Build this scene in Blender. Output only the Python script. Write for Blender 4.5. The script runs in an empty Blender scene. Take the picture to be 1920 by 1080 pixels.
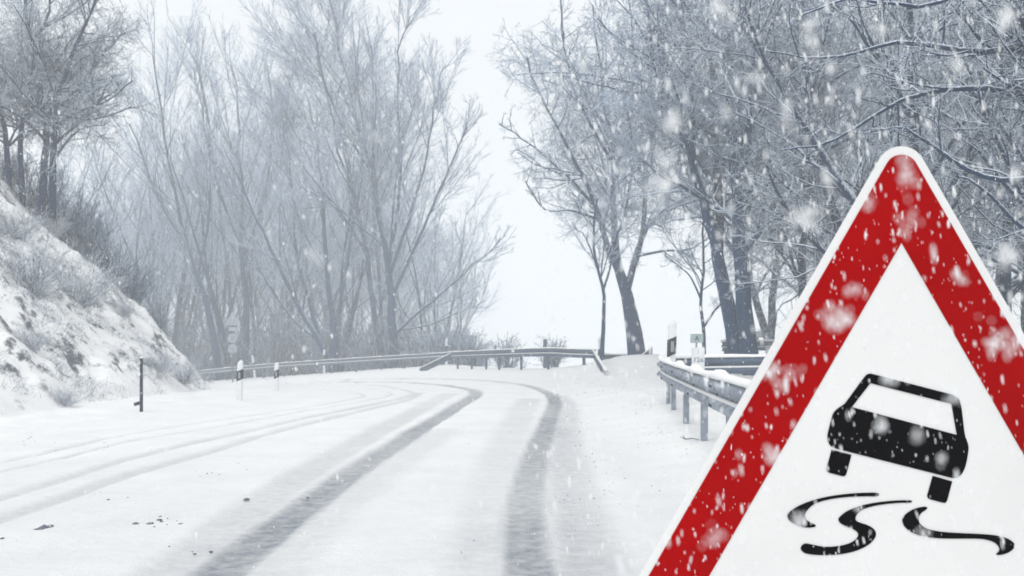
import bpy, math, random
import numpy as np
from mathutils import Vector
from mathutils.geometry import tessellate_polygon

# ------------------------------------------------------------------ camera, sky, sun, exposure
S = bpy.context.scene
COL = S.collection
H, F, CX, CY = 1.3, 1900.0, 960.0, 630.0      # eye height (m), focal length, principal column, horizon row
cam_d = bpy.data.cameras.new("camera"); cam = bpy.data.objects.new("camera", cam_d); COL.objects.link(cam)
cam.location = (0, 0, H); cam.rotation_euler = (math.radians(90), 0, 0)
cam_d.sensor_width = 36; cam_d.lens = 36 * F / 1920; cam_d.shift_y = 90 / 1920
cam_d.clip_start = 0.05; cam_d.clip_end = 4000
cam_d.dof.use_dof = True; cam_d.dof.focus_distance = 2.7; cam_d.dof.aperture_fstop = 10
S.camera = cam

SUN_EL, SUN_ROT = math.radians(48), math.radians(200)
W = bpy.data.worlds.new("World"); S.world = W; W.use_nodes = True
wt = W.node_tree; wt.nodes.clear()
sky = wt.nodes.new("ShaderNodeTexSky"); sky.sky_type = 'NISHITA'; sky.sun_disc = False
sky.sun_elevation = SUN_EL; sky.sun_rotation = SUN_ROT; sky.air_density = 1.5; sky.dust_density = 5
hs = wt.nodes.new("ShaderNodeHueSaturation"); hs.inputs['Saturation'].default_value = 0.25
mx = wt.nodes.new("ShaderNodeMix"); mx.data_type = 'RGBA'; mx.inputs['Factor'].default_value = 0.82
mx.inputs['B'].default_value = (9.25, 9.4, 9.55, 1)        # the closed snow-cloud deck
bg = wt.nodes.new("ShaderNodeBackground"); bg.inputs['Strength'].default_value = 0.1
wo = wt.nodes.new("ShaderNodeOutputWorld")
wt.links.new(sky.outputs[0], hs.inputs['Color']); wt.links.new(hs.outputs[0], mx.inputs['A'])
wt.links.new(mx.outputs['Result'], bg.inputs[0]); wt.links.new(bg.outputs[0], wo.inputs[0])
sd = bpy.data.lights.new("sun", 'SUN'); sd.energy = 1.25; sd.angle = math.radians(25); sd.color = (1, 0.98, 0.95)
sun = bpy.data.objects.new("sun", sd); COL.objects.link(sun)
sv = Vector((math.cos(SUN_EL) * math.sin(SUN_ROT), math.cos(SUN_EL) * math.cos(SUN_ROT), math.sin(SUN_EL)))
sun.rotation_euler = sv.to_track_quat('Z', 'Y').to_euler()
S.view_settings.view_transform = 'Standard'; S.view_settings.look = 'None'
S.view_settings.exposure = 0.2; S.view_settings.gamma = 1; S.view_settings.use_curve_mapping = False
cy = S.cycles
cy.use_denoising = True; cy.max_bounces = 8; cy.diffuse_bounces = 3; cy.volume_bounces = 4
cy.transparent_max_bounces = 8; cy.glossy_bounces = 2

rng = np.random.default_rng(11)

# ------------------------------------------------------------------ helpers
def P(px, py, Y):
    return ((px - CX) * Y / F, Y, H - (py - CY) * Y / F)

def vnoise(x, y, seed=0):
    xi = np.floor(x).astype(np.int64); yi = np.floor(y).astype(np.int64)
    fx = x - xi; fy = y - yi; fx = fx * fx * (3 - 2 * fx); fy = fy * fy * (3 - 2 * fy)
    def h(a, b):
        n = (a * 374761393 + b * 668265263 + seed * 1442695041) & 0xffffffff
        n = ((n ^ (n >> 13)) * 1274126177) & 0xffffffff
        return ((n ^ (n >> 16)) & 0xffff) / 65535.0
    return (h(xi, yi) * (1 - fx) + h(xi + 1, yi) * fx) * (1 - fy) + (h(xi, yi + 1) * (1 - fx) + h(xi + 1, yi + 1) * fx) * fy

def fbm(x, y, o=4, seed=0):
    a = 0.5; t = 0
    for i in range(o):
        t = t + a * (vnoise(x, y, seed + i) - 0.5); x = x * 2.03 + 7.1; y = y * 2.03 - 3.3; a *= 0.5
    return t

def sstep(a, b, x):
    t = np.clip((x - a) / (b - a), 0, 1); return t * t * (3 - 2 * t)

TOE_Y = [-20, 0, 17, 24, 30, 36, 44, 60, 90, 200]
TOE_X = [-8.2, -8.2, -8.0, -8.1, -8.8, -11.0, -16, -30, -60, -160]
RAIL_X = [-200, -60, -20.9, -10.9, -3.4, -1.8, -0.4, 1.3, 3.2, 5, 8, 20, 200]
RAIL_Y = [150, 95, 69.5, 62, 57, 48.5, 43, 39.5, 40, 48, 52, 62, 150]

def terrain(X, Y, detail=True):
    X = np.asarray(X, float); Y = np.asarray(Y, float)
    w = sstep(20, 42, Y)
    z = -w * 0.085 * np.log1p(np.exp(np.clip(-X + 0.5, -30, 60)))
    # right verge, snow bank by the lone tree, ground under the nearer guardrail
    z = z + 0.16 * sstep(1.2, 2.6, X) * sstep(30, 18, Y) + 0.25 * sstep(4, 12, X)
    z = z + 0.62 * np.exp(-((X - 4.9) / 2.2) ** 2 - ((Y - 37) / 5.5) ** 2)
    # cut bank on the left
    s = np.interp(Y, TOE_Y, TOE_X) - X
    s = s + 0.9 * fbm(X * 0.35, Y * 0.35, 3, 5)
    sp = np.clip(s, 0, None)
    b = np.where(sp < 3.0, sp * 0.92, 2.76 + (sp - 3.0) * 0.98)
    b = np.where(b < 6.2, b, 6.2 + 2.2 * (1 - np.exp(-(b - 6.2) / 4)))
    z = z * (1 - 0.8 * sstep(0, 3, s))
    end = sstep(58, 40, Y)
    z = z + b * (0.15 + 0.85 * end)
    # valley beyond the outer guardrail
    d = Y - np.interp(X, RAIL_X, RAIL_Y)
    z = z - np.clip((d - 1.8) * 0.10, 0, 7) * sstep(-60, -8, X * 1.0 + 0) 
    z = z - np.clip((d - 6) * 0.02, 0, 5)
    if detail:
        near = sstep(90, 40, Y)
        rough = sstep(0.0, 0.8, s) * end
        z = z + rough * (0.8 * fbm(X * 0.9, Y * 0.9, 4, 21) + 0.42 * fbm(X * 3.1, Y * 3.1, 3, 31))
        verge = sstep(1.6, 3.0, X) + sstep(-5.0, -7.2, X)
        z = z + near * (0.03 + 0.10 * np.clip(verge, 0, 1)) * fbm(X * 0.8, Y * 0.8, 3, 41)
        z = z + near * np.clip(verge, 0, 1) * 0.09 * fbm(X * 5, Y * 5, 2, 47)
    return z

def gz(x, y): return float(terrain(x, y))

def hit(px, py):
    Y = np.concatenate([np.arange(3, 60, 0.02), np.arange(60, 200, 0.1)])
    X = (px - CX) * Y / F; Z = H - (py - CY) * Y / F
    below = Z <= terrain(X, Y, False)
    i = int(np.argmax(below)) if below.any() else len(Y) - 1
    return X[i], Y[i]

def mesh(name, V, Fc, mat, parent=None, smooth=True, loops=None):
    """V (n,3); Fc (m,k) array or list of faces"""
    me = bpy.data.meshes.new(name)
    if isinstance(Fc, np.ndarray):
        n, k = Fc.shape
        me.vertices.add(len(V)); me.vertices.foreach_set("co", np.asarray(V, np.float32).ravel())
        me.loops.add(n * k); me.loops.foreach_set("vertex_index", Fc.astype(np.int32).ravel())
        me.polygons.add(n)
        me.polygons.foreach_set("loop_start", np.arange(0, n * k, k, dtype=np.int32))
        me.update(calc_edges=True)
    else:
        me.from_pydata([tuple(v) for v in V], [], Fc); me.update()
    me.polygons.foreach_set("use_smooth", np.full(len(me.polygons), smooth))
    me.materials.append(mat)
    o = bpy.data.objects.new(name, me); COL.objects.link(o)
    if parent is not None: o.parent = parent
    return o

def tag(o, label=None, cat=None, group=None, kind=None):
    if label: o["label"] = label
    if cat: o["category"] = cat
    if group: o["group"] = group
    if kind: o["kind"] = kind
    return o

def empty(name, loc, label, cat, group=None, rz=0.0):
    o = bpy.data.objects.new(name, None); COL.objects.link(o)
    o.location = loc; o.rotation_euler = (0, 0, rz); o.empty_display_size = 0.2
    return tag(o, label, cat, group)

def copy_tree(o, parent=None):
    c = o.copy(); COL.objects.link(c)
    if parent is not None: c.parent = parent
    for ch in list(o.children): copy_tree(ch, c)
    return c

class MB:
    """collects shapes, links them as one mesh object"""
    def __init__(s): s.v = []; s.f = []
    def add(s, V, Fc):
        b = len(s.v); s.v += [tuple(map(float, q)) for q in V]; s.f += [tuple(int(i) + b for i in f) for f in Fc]
    def box(s, c, d, rz=0.0, bev=0.0, taper=1.0):
        x, y, z = d[0] / 2, d[1] / 2, d[2] / 2
        ca, sa = math.cos(rz), math.sin(rz); pts = []
        b = min(bev, x * .9, y * .9)
        ring = [(-x, -y), (x, -y), (x, y), (-x, y)] if b <= 0 else [(-x + b, -y), (x - b, -y), (x, -y + b), (x, y - b), (x - b, y), (-x + b, y), (-x, y - b), (-x, -y + b)]
        n = len(ring)
        for k, zz in enumerate((-z, z)):
            t = 1 if k == 0 else taper
            for (a, e) in ring:
                a *= t; e *= t
                pts.append((c[0] + a * ca - e * sa, c[1] + a * sa + e * ca, c[2] + zz))
        fs = [(i, (i + 1) % n, n + (i + 1) % n, n + i) for i in range(n)] + [tuple(range(n))[::-1], tuple(range(n, 2 * n))]
        s.add(pts, fs)
    def tube(s, pts, r, n=8):
        pts = [Vector(p) for p in pts]; rr = r if isinstance(r, (list, tuple)) else [r] * len(pts)
        V = []
        for i, p in enumerate(pts):
            t = (pts[min(i + 1, len(pts) - 1)] - pts[max(i - 1, 0)]).normalized()
            a = t.cross(Vector((0, 0, 1)) if abs(t.z) < .95 else Vector((1, 0, 0))).normalized(); b = t.cross(a)
            for k in range(n):
                q = 2 * math.pi * k / n; V.append(p + (a * math.cos(q) + b * math.sin(q)) * rr[i])
        m = len(pts)
        fs = [(i * n + k, i * n + (k + 1) % n, (i + 1) * n + (k + 1) % n, (i + 1) * n + k) for i in range(m - 1) for k in range(n)]
        fs += [tuple(range(n))[::-1], tuple(range((m - 1) * n, m * n))]
        s.add(V, fs)
    def sweep(s, path, prof):
        """path (m,3) ; prof list of (u,w) u to the left of travel, w up"""
        path = np.asarray(path, float); m = len(path)
        T = np.gradient(path, axis=0)
        L = np.stack([-T[:, 1], T[:, 0]], 1); L /= np.linalg.norm(L, axis=1)[:, None] + 1e-9
        V = []
        for i in range(m):
            pr = prof(i) if callable(prof) else prof; n = len(pr)
            for (u, w) in pr: V.append((path[i, 0] + L[i, 0] * u, path[i, 1] + L[i, 1] * u, path[i, 2] + w))
        fs = [(i * n + k, i * n + (k + 1) % n, (i + 1) * n + (k + 1) % n, (i + 1) * n + k) for i in range(m - 1) for k in range(n)]
        fs += [tuple(range(n))[::-1], tuple(range((m - 1) * n, m * n))]
        s.add(V, fs)
    def build(s, name, mat, parent=None, smooth=False):
        return mesh(name, s.v, s.f, mat, parent, smooth)

def bevel(o, w, seg=2):
    m = o.modifiers.new("bevel", 'BEVEL'); m.width = w; m.segments = seg; m.limit_method = 'ANGLE'
    return o

# ------------------------------------------------------------------ materials
def new_mat(name):
    m = bpy.data.materials.new(name); m.use_nodes = True; t = m.node_tree
    return m, t, t.nodes, t.links, t.nodes['Principled BSDF']

def ramp(N, a, ca, b, cb, extra=()):
    r = N.new("ShaderNodeValToRGB"); e = r.color_ramp.elements
    e[0].position = a; e[0].color = ca; e[1].position = b; e[1].color = cb
    for p_, c_ in extra:
        q = e.new(p_); q.color = c_
    return r

SNOW = (0.90, 0.90, 0.895, 1)
FROST = (0.74, 0.83, 0.94, 1)      # rime on twigs

def snow_mat():
    m, t, N, L, B = new_mat("settled_snow")
    geo = N.new("ShaderNodeNewGeometry"); tc = N.new("ShaderNodeTexCoord")
    att = N.new("ShaderNodeAttribute"); att.attribute_name = "wear"
    bank = N.new("ShaderNodeAttribute"); bank.attribute_name = "bank"
    n1 = N.new("ShaderNodeTexNoise"); n1.inputs['Scale'].default_value = 9; n1.inputs['Detail'].default_value = 8; n1.inputs['Roughness'].default_value = .7
    n2 = N.new("ShaderNodeTexNoise"); n2.inputs['Scale'].default_value = 1.3; n2.inputs['Detail'].default_value = 5
    n3 = N.new("ShaderNodeTexNoise"); n3.inputs['Scale'].default_value = 60; n3.inputs['Detail'].default_value = 4
    for n in (n1, n2, n3): L.new(tc.outputs['Object'], n.inputs['Vector'])
    # worn tracks: slush grey mixed in where tyres pressed the snow
    mul = N.new("ShaderNodeMath"); mul.operation = 'MULTIPLY_ADD'
    r1 = ramp(N, .25, (.55, .55, .55, 1), .75, (1.25, 1.25, 1.25, 1)); L.new(n1.outputs[0], r1.inputs[0])
    L.new(att.outputs['Fac'], mul.inputs[0]); L.new(r1.outputs[0], mul.inputs[1]); mul.inputs[2].default_value = 0
    mix1 = N.new("ShaderNodeMix"); mix1.data_type = 'RGBA'; mix1.clamp_factor = True
    L.new(mul.outputs[0], mix1.inputs['Factor'])
    r2 = ramp(N, .3, (.82, .83, .835, 1), .7, SNOW); L.new(n2.outputs[0], r2.inputs[0])
    L.new(r2.outputs[0], mix1.inputs['A']); mix1.inputs['B'].default_value = (.20, .225, .26, 1)
    # bank: soil and dead grass where it is too steep to hold snow
    sep = N.new("ShaderNodeSeparateXYZ"); L.new(geo.outputs['Normal'], sep.inputs[0])
    n4 = N.new("ShaderNodeTexNoise"); n4.inputs['Scale'].default_value = 4.2; n4.inputs['Detail'].default_value = 9; n4.inputs['Roughness'].default_value = .72
    L.new(tc.outputs['Object'], n4.inputs['Vector'])
    ad = N.new("ShaderNodeMath"); ad.operation = 'MULTIPLY_ADD'; L.new(n4.outputs[0], ad.inputs[0]); ad.inputs[1].default_value = -1.5
    L.new(sep.outputs['Z'], ad.inputs[2])
    r3 = ramp(N, -0.0, (1, 1, 1, 1), 1, (0, 0, 0, 1)); 
    mr = N.new("ShaderNodeMapRange"); mr.inputs['From Min'].default_value = -0.30; mr.inputs['From Max'].default_value = -0.09
    mr.inputs['To Min'].default_value = 1; mr.inputs['To Max'].default_value = 0
    L.new(ad.outputs[0], mr.inputs['Value']); N.remove(r3)
    m2 = N.new("ShaderNodeMath"); m2.operation = 'MULTIPLY'; L.new(mr.outputs[0], m2.inputs[0]); L.new(bank.outputs['Fac'], m2.inputs[1])
    mix2 = N.new("ShaderNodeMix"); mix2.data_type = 'RGBA'; L.new(m2.outputs[0], mix2.inputs['Factor'])
    L.new(mix1.outputs['Result'], mix2.inputs['A']); mix2.inputs['B'].default_value = (.11, .125, .15, 1)
    L.new(mix2.outputs['Result'], B.inputs['Base Color'])
    B.inputs['Roughness'].default_value = .75; B.inputs['Specular IOR Level'].default_value = .25
    bp = N.new("ShaderNodeBump"); bp.inputs['Strength'].default_value = .6; bp.inputs['Distance'].default_value = .035
    av = N.new("ShaderNodeMath"); av.operation = 'ADD'; L.new(n1.outputs[0], av.inputs[0])
    hf = N.new("ShaderNodeMath"); hf.operation = 'MULTIPLY'; hf.inputs[1].default_value = .35; L.new(n3.outputs[0], hf.inputs[0]); L.new(hf.outputs[0], av.inputs[1])
    L.new(av.outputs[0], bp.inputs['Height']); L.new(bp.outputs[0], B.inputs['Normal'])
    return m

def bark_mat(name, dark, lo, hi, scale=14, top=FROST):
    """bark with snow lying on the upward-facing side of every limb and twig"""
    m, t, N, L, B = new_mat(name)
    geo = N.new("ShaderNodeNewGeometry"); tc = N.new("ShaderNodeTexCoord")
    sep = N.new("ShaderNodeSeparateXYZ"); L.new(geo.outputs['Normal'], sep.inputs[0])
    n1 = N.new("ShaderNodeTexNoise"); n1.inputs['Scale'].default_value = scale; n1.inputs['Detail'].default_value = 6
    L.new(tc.outputs['Object'], n1.inputs['Vector'])
    ad = N.new("ShaderNodeMath"); ad.operation = 'MULTIPLY_ADD'; L.new(n1.outputs[0], ad.inputs[0]); ad.inputs[1].default_value = 1.0; L.new(sep.outputs['Z'], ad.inputs[2])
    mr = N.new("ShaderNodeMapRange"); mr.inputs['From Min'].default_value = lo + .5; mr.inputs['From Max'].default_value = hi + .5
    L.new(ad.outputs[0], mr.inputs['Value'])
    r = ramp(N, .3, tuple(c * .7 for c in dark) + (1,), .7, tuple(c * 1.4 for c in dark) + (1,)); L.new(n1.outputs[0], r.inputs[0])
    mix = N.new("ShaderNodeMix"); mix.data_type = 'RGBA'; L.new(mr.outputs[0], mix.inputs['Factor'])
    L.new(r.outputs[0], mix.inputs['A']); mix.inputs['B'].default_value = top
    L.new(mix.outputs['Result'], B.inputs['Base Color']); B.inputs['Roughness'].default_value = .9; B.inputs['Specular IOR Level'].default_value = .1
    return m

def paint(name, c, rough=.5, spec=.4, metal=0.0, var=.12, scale=8, bump=0.0):
    m, t, N, L, B = new_mat(name)
    tc = N.new("ShaderNodeTexCoord"); n = N.new("ShaderNodeTexNoise"); n.inputs['Scale'].default_value = scale; n.inputs['Detail'].default_value = 7
    L.new(tc.outputs['Object'], n.inputs['Vector'])
    r = ramp(N, .3, tuple(x * (1 - var) for x in c) + (1,), .7, tuple(min(1, x * (1 + var)) for x in c) + (1,))
    L.new(n.outputs[0], r.inputs[0]); L.new(r.outputs[0], B.inputs['Base Color'])
    B.inputs['Roughness'].default_value = rough; B.inputs['Specular IOR Level'].default_value = spec; B.inputs['Metallic'].default_value = metal
    if bump:
        bp = N.new("ShaderNodeBump"); bp.inputs['Strength'].default_value = bump; bp.inputs['Distance'].default_value = .01
        L.new(n.outputs[0], bp.inputs['Height']); L.new(bp.outputs[0], B.inputs['Normal'])
    return m

M = dict(
    snow=snow_mat(),
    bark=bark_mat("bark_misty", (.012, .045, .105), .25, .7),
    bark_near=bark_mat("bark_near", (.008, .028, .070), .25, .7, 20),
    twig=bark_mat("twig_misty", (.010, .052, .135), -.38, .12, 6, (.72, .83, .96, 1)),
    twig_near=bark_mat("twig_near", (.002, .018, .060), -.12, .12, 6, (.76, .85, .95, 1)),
    shrub=bark_mat("shrub_stems", (.02, .055, .12), -.1, .6, 6),
    brush=bark_mat("frosted_brush", (.08, .11, .16), -.5, .15, 6, (.84, .88, .93, 1)),
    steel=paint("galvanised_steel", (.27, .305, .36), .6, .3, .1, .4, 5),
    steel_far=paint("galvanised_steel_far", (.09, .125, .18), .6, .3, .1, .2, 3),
    cap=paint("snow_cap", SNOW[:3], .8, .2, 0, .03, 30, .3),
    dark=paint("dark_steel", (.03, .04, .06), .6, .3),
    white=paint("white_plastic", (.72, .75, .77), .5, .4, 0, .08, 12),
    black=paint("black_plastic", (.02, .025, .04), .5, .4),
    reflect=paint("reflector", (.30, .32, .36), .3, .5),
    signwhite=paint("sign_white", (.73, .73, .725), .45, .3, 0, .045, 4),
    signred=paint("sign_red", (.33, .0008, .0015), .7, .04, 0, .22, 4),
    signblack=paint("sign_black", (.003, .003, .0035), .7, .05, 0, .1, 5),
    signback=paint("sign_back", (.35, .36, .38), .5, .4, .4, .1, 5),
    grey=paint("grey_board", (.33, .40, .42), .6, .3, 0, .15, 10),
    grey_face=paint("grey_sign_face", (.30, .33, .37), .6, .2),  # even grey that keeps the distant sign faces low in contrast
    soil=paint("dark_clod", (.16, .18, .21), .9, .1, 0, .4, 25),
    flake=None,
)
fm = bpy.data.materials.new("snowflake"); fm.use_nodes = True; ft = fm.node_tree; ft.nodes.clear()
fo = ft.nodes.new("ShaderNodeOutputMaterial"); fd = ft.nodes.new("ShaderNodeBsdfDiffuse"); fd.inputs[0].default_value = (.95, .96, .97, 1)
fr = ft.nodes.new("ShaderNodeBsdfTranslucent"); fr.inputs[0].default_value = (.95, .96, .97, 1)
fx = ft.nodes.new("ShaderNodeMixShader"); fx.inputs[0].default_value = .45
ft.links.new(fd.outputs[0], fx.inputs[1]); ft.links.new(fr.outputs[0], fx.inputs[2]); ft.links.new(fx.outputs[0], fo.inputs[0])
M['flake'] = fm

# ------------------------------------------------------------------ ground
def axis(segs):
    out = [segs[0][0]]
    for a, b, st in segs:
        n = max(1, int(round((b - a) / st))); out += list(np.linspace(a, b, n + 1)[1:])
    return np.array(out)

def geo_axis(a, b, n, p=3.0):
    t = np.linspace(0, 1, n + 1)[1:]; return a + (b - a) * t ** p

xs = axis([(-26, -9.2, .12), (-9.2, 3.4, .055), (3.4, 9, .14), (9, 14, .4)])
xs = np.concatenate([-26 - geo_axis(0, 320, 40)[::-1], xs, 14 + geo_axis(0, 330, 40)])
ys = axis([(-6, 3, .5), (3, 12, .06), (12, 25, .075), (25, 62, .14), (62, 80, .5)])
ys = np.concatenate([[-145, -100, -50, -20], ys, 80 + geo_axis(0, 465, 50)])

def smooth_path(pts, n=160):
    pts = np.asarray(pts, float); k = len(pts)
    q = np.vstack([2 * pts[0] - pts[1], pts, 2 * pts[-1] - pts[-2]])
    t = np.linspace(0, k - 1 - 1e-6, n); i = t.astype(int); u = (t - i)[:, None]
    a, b, c, d = q[i], q[i + 1], q[i + 2], q[i + 3]
    return .5 * ((2 * b) + (-a + c) * u + (2 * a - 5 * b + 4 * c - d) * u ** 2 + (-a + 3 * b - 3 * c + d) * u ** 3)

# tyre tracks: course read off the photograph, laid on the ground in metres: (points, half width, strength, softness)
TR = [
    ([(395, 1080), (480, 1015), (570, 950), (660, 885), (760, 820), (850, 765), (893, 738), (870, 727), (800, 719), (700, 716), (590, 717), (470, 723)], .155, .88, .05),
    ([(310, 1080), (430, 985), (560, 895), (680, 825), (790, 765), (845, 738)], .20, .32, .08),
    ([(470, 1080), (560, 1000), (640, 935), (740, 865), (830, 805)], .26, .22, .14),
    ([(995, 1090), (985, 1000), (988, 930), (1005, 850), (1028, 790), (1040, 752), (1025, 735), (985, 722), (920, 714), (850, 711), (740, 710), (600, 714)], .135, .85, .04),
    ([(1120, 1090), (1095, 990), (1075, 900), (1062, 820), (1062, 765), (1050, 742)], .2, .34, .10),
    ([(920, 1080), (930, 950), (945, 850), (975, 780), (992, 748)], .24, .24, .12),
    ([(1050, 1080), (1040, 960), (1035, 880), (1040, 800)], .22, .22, .14),
    ([(-60, 878), (100, 845), (250, 812), (400, 789), (540, 768), (640, 752), (682, 742), (660, 735), (590, 730), (520, 730)], .045, .40, .03),
    ([(-60, 897), (100, 861), (250, 826), (400, 800), (560, 772), (690, 750), (735, 738), (700, 729), (600, 723)], .035, .5, .02),
    ([(-60, 951), (100, 903), (250, 857), (400, 822), (560, 785), (700, 757), (775, 738), (740, 727), (640, 720)], .09, .38, .05),
    ([(-60, 994), (100, 940), (250, 887), (400, 845), (520, 808), (640, 778), (760, 750), (790, 736)], .09, .36, .05),
]
XX, YY = np.meshgrid(xs, ys)
ZZ = terrain(XX, YY)
wear = np.zeros_like(XX); rut = np.zeros_like(XX)
inroad = (YY > 3) & (YY < 62) & (XX > -16) & (XX < 4)
idx = np.where(inroad); gx, gy = XX[idx], YY[idx]
wv = np.zeros(len(gx)); rv = np.zeros(len(gx))
for pts, hw, st, sf in TR:
    w_ = np.array([hit(*p_) for p_ in pts]); w_ = smooth_path(w_, 220)
    dm = np.full(len(gx), 9.0)
    for k in range(len(w_) - 1):
        a, b = w_[k], w_[k + 1]; d = b - a; l2 = d @ d + 1e-12
        sel = (gx > min(a[0], b[0]) - .8) & (gx < max(a[0], b[0]) + .8) & (gy > min(a[1], b[1]) - .8) & (gy < max(a[1], b[1]) + .8)
        if not sel.any(): continue
        x_, y_ = gx[sel], gy[sel]
        t_ = np.clip(((x_ - a[0]) * d[0] + (y_ - a[1]) * d[1]) / l2, 0, 1)
        dd = np.hypot(x_ - a[0] - t_ * d[0], y_ - a[1] - t_ * d[1]); dm[sel] = np.minimum(dm[sel], dd)
    jit = .05 * fbm(gx * 2.2, gy * .8, 3, 3)
    f = sstep(hw + sf, max(hw - sf, 0), dm + jit)
    f2 = f * st * (.8 + .9 * fbm(gx * .7, gy * .35, 3, 77))
    wv = wv + f2 * (1 - wv); rv = np.maximum(rv, f * min(1, st * 2))
# whole carriageway is lightly trodden; its grey tint is deepened towards the camera
lane = sstep(-7.4, -6.2, gx) * sstep(1.9, 1.0, gx + .5 * fbm(gx, gy * .3, 2, 9)) * sstep(34, 16, gy)
wv = wv + (1 - wv) * lane * np.clip(.05 + .10 * sstep(16, 6, gy) + .12 * fbm(gx * 1.5, gy * .5, 4, 15), 0, 1)
wear[idx] = wv; rut[idx] = rv
ZZ = ZZ - rut * .028 * (1 + .25 * fbm(XX * 3, YY * 3, 2, 8))
ZZ = ZZ + sstep(30, 12, YY) * (1 - .75 * rut) * (.016 * fbm(XX * 4.5, YY * 4.5, 3, 61) + .008 * fbm(XX * 9, YY * 7, 2, 66) * (rut < .1))
sB = np.interp(YY, TOE_Y, TOE_X) - XX
bankm = sstep(-0.6, 0.9, sB) * sstep(62, 45, YY) + .38 * sstep(1.9, 2.6, XX) * sstep(30, 22, YY)
ny, nx = XX.shape
V = np.stack([XX, YY, ZZ], -1).reshape(-1, 3)
I = np.arange(ny * nx).reshape(ny, nx)
Q = np.stack([I[:-1, :-1], I[:-1, 1:], I[1:, 1:], I[1:, :-1]], -1).reshape(-1, 4)
g = mesh("ground", V, Q, M['snow'])
for nm, arr in (("wear", wear), ("bank", bankm)):
    at = g.data.attributes.new(nm, 'FLOAT', 'POINT'); at.data.foreach_set("value", arr.astype(np.float32).ravel())
tag(g, "snow covered road, verge and slope with tyre tracks", None, None, "structure")

# ------------------------------------------------------------------ trees
def unit(v): return v / (np.linalg.norm(v, axis=-1, keepdims=True) + 1e-9)

def grow(st, d, L, r0, K, wob, trop, tip=.35, R=rng):
    N_ = len(st); Pp = np.zeros((N_, K + 1, 3)); Pp[:, 0] = st; d = unit(d); seg = (L / K)[:, None]
    tr = np.asarray(trop, float)
    for k in range(K):
        d = unit(d + R.normal(0, wob, (N_, 3)) + tr)
        Pp[:, k + 1] = Pp[:, k] + d * seg
    t = np.linspace(0, 1, K + 1)[None, :]
    return Pp, r0[:, None] * (1 - (1 - tip) * t), L

def spawn(Pp, Rr, L, n, t0, ang, lr, rr, rmin, R=rng, t1=1.0, taper=.55):
    N_, K1, _ = Pp.shape; K = K1 - 1
    t0 = np.broadcast_to(np.asarray(t0, float), (N_,))
    n = np.broadcast_to(np.asarray(n), (N_,)).astype(int)
    par = np.repeat(np.arange(N_), n)
    t = t0[par] + (t1 - t0[par]) * R.random(len(par)) ** .9
    f = np.clip(t * K, 0, K - 1e-4); i = f.astype(int); u = (f - i)[:, None]
    p0, p1 = Pp[par, i], Pp[par, i + 1]
    pos = p0 * (1 - u) + p1 * u; T = unit(p1 - p0)
    rad = Rr[par, i] * (1 - u[:, 0]) + Rr[par, i + 1] * u[:, 0]
    az = unit(np.cross(T, R.normal(size=T.shape)))
    a = np.radians(R.normal(ang, ang * .28, len(par)))[:, None]
    d = np.cos(a) * T + np.sin(a) * az
    ln = L[par] * lr * (1 - taper * (t - t0[par]) / (1.0001 - t0[par])) * R.uniform(.6, 1.25, len(par))
    return pos, d, ln, np.maximum(rad * rr, rmin)

def tubes(sets):
    """sets: list of (P, R, sides) -> verts, quads"""
    VV, QQ, base = [], [], 0
    for Pp, Rr, Sd in sets:
        N_, K1, _ = Pp.shape
        T = unit(np.gradient(Pp, axis=1))
        ref = unit(np.cross(T[:, 0], rng.normal(size=(N_, 3))))[:, None, :]
        a = unit(ref - T * (T * ref).sum(-1, keepdims=True)); b = np.cross(T, a)
        q = np.linspace(0, 2 * math.pi, Sd, endpoint=False)
        ring = (a[:, :, None] * np.cos(q)[None, None, :, None] + b[:, :, None] * np.sin(q)[None, None, :, None]) * Rr[:, :, None, None] + Pp[:, :, None]
        VV.append(ring.reshape(-1, 3))
        Ix = np.arange(N_ * K1 * Sd).reshape(N_, K1, Sd) + base; Jx = np.roll(Ix, -1, axis=2)
        QQ.append(np.stack([Ix[:, :-1], Jx[:, :-1], Jx[:, 1:], Ix[:, 1:]], -1).reshape(-1, 4))
        base += N_ * K1 * Sd
    return np.concatenate(VV), np.concatenate(QQ)

# style: children per level, spread angle, length ratio, wobble, tropism
STY = {
    # ascending fan of fine straight twigs (ash, maple) in the misty wood
    'upright': dict(n=(13, 8, 5.2, 2.6), ang=(31, 29, 30, 30), lr=(.52, .52, .56, .62), wob=(.06, .07, .08, .10), trop=(.08, .07, .05, .04), r=(.38, .5, .5, .6)),
    # birch: fine twigs that hang at their ends
    'hanging': dict(n=(12, 8, 5.5, 3), ang=(38, 36, 40, 36), lr=(.5, .5, .55, .8), wob=(.08, .10, .10, .10), trop=(.06, .03, -.05, -.2), r=(.5, .5, .5, .6)),
    # crooked, widely spread (oak)
    'crooked': dict(n=(11, 8, 5.5, 2.8), ang=(50, 50, 50, 48), lr=(.5, .54, .56, .6), wob=(.13, .16, .18, .2), trop=(.03, .02, .02, .01), r=(.5, .55, .5, .6)),
}

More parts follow.
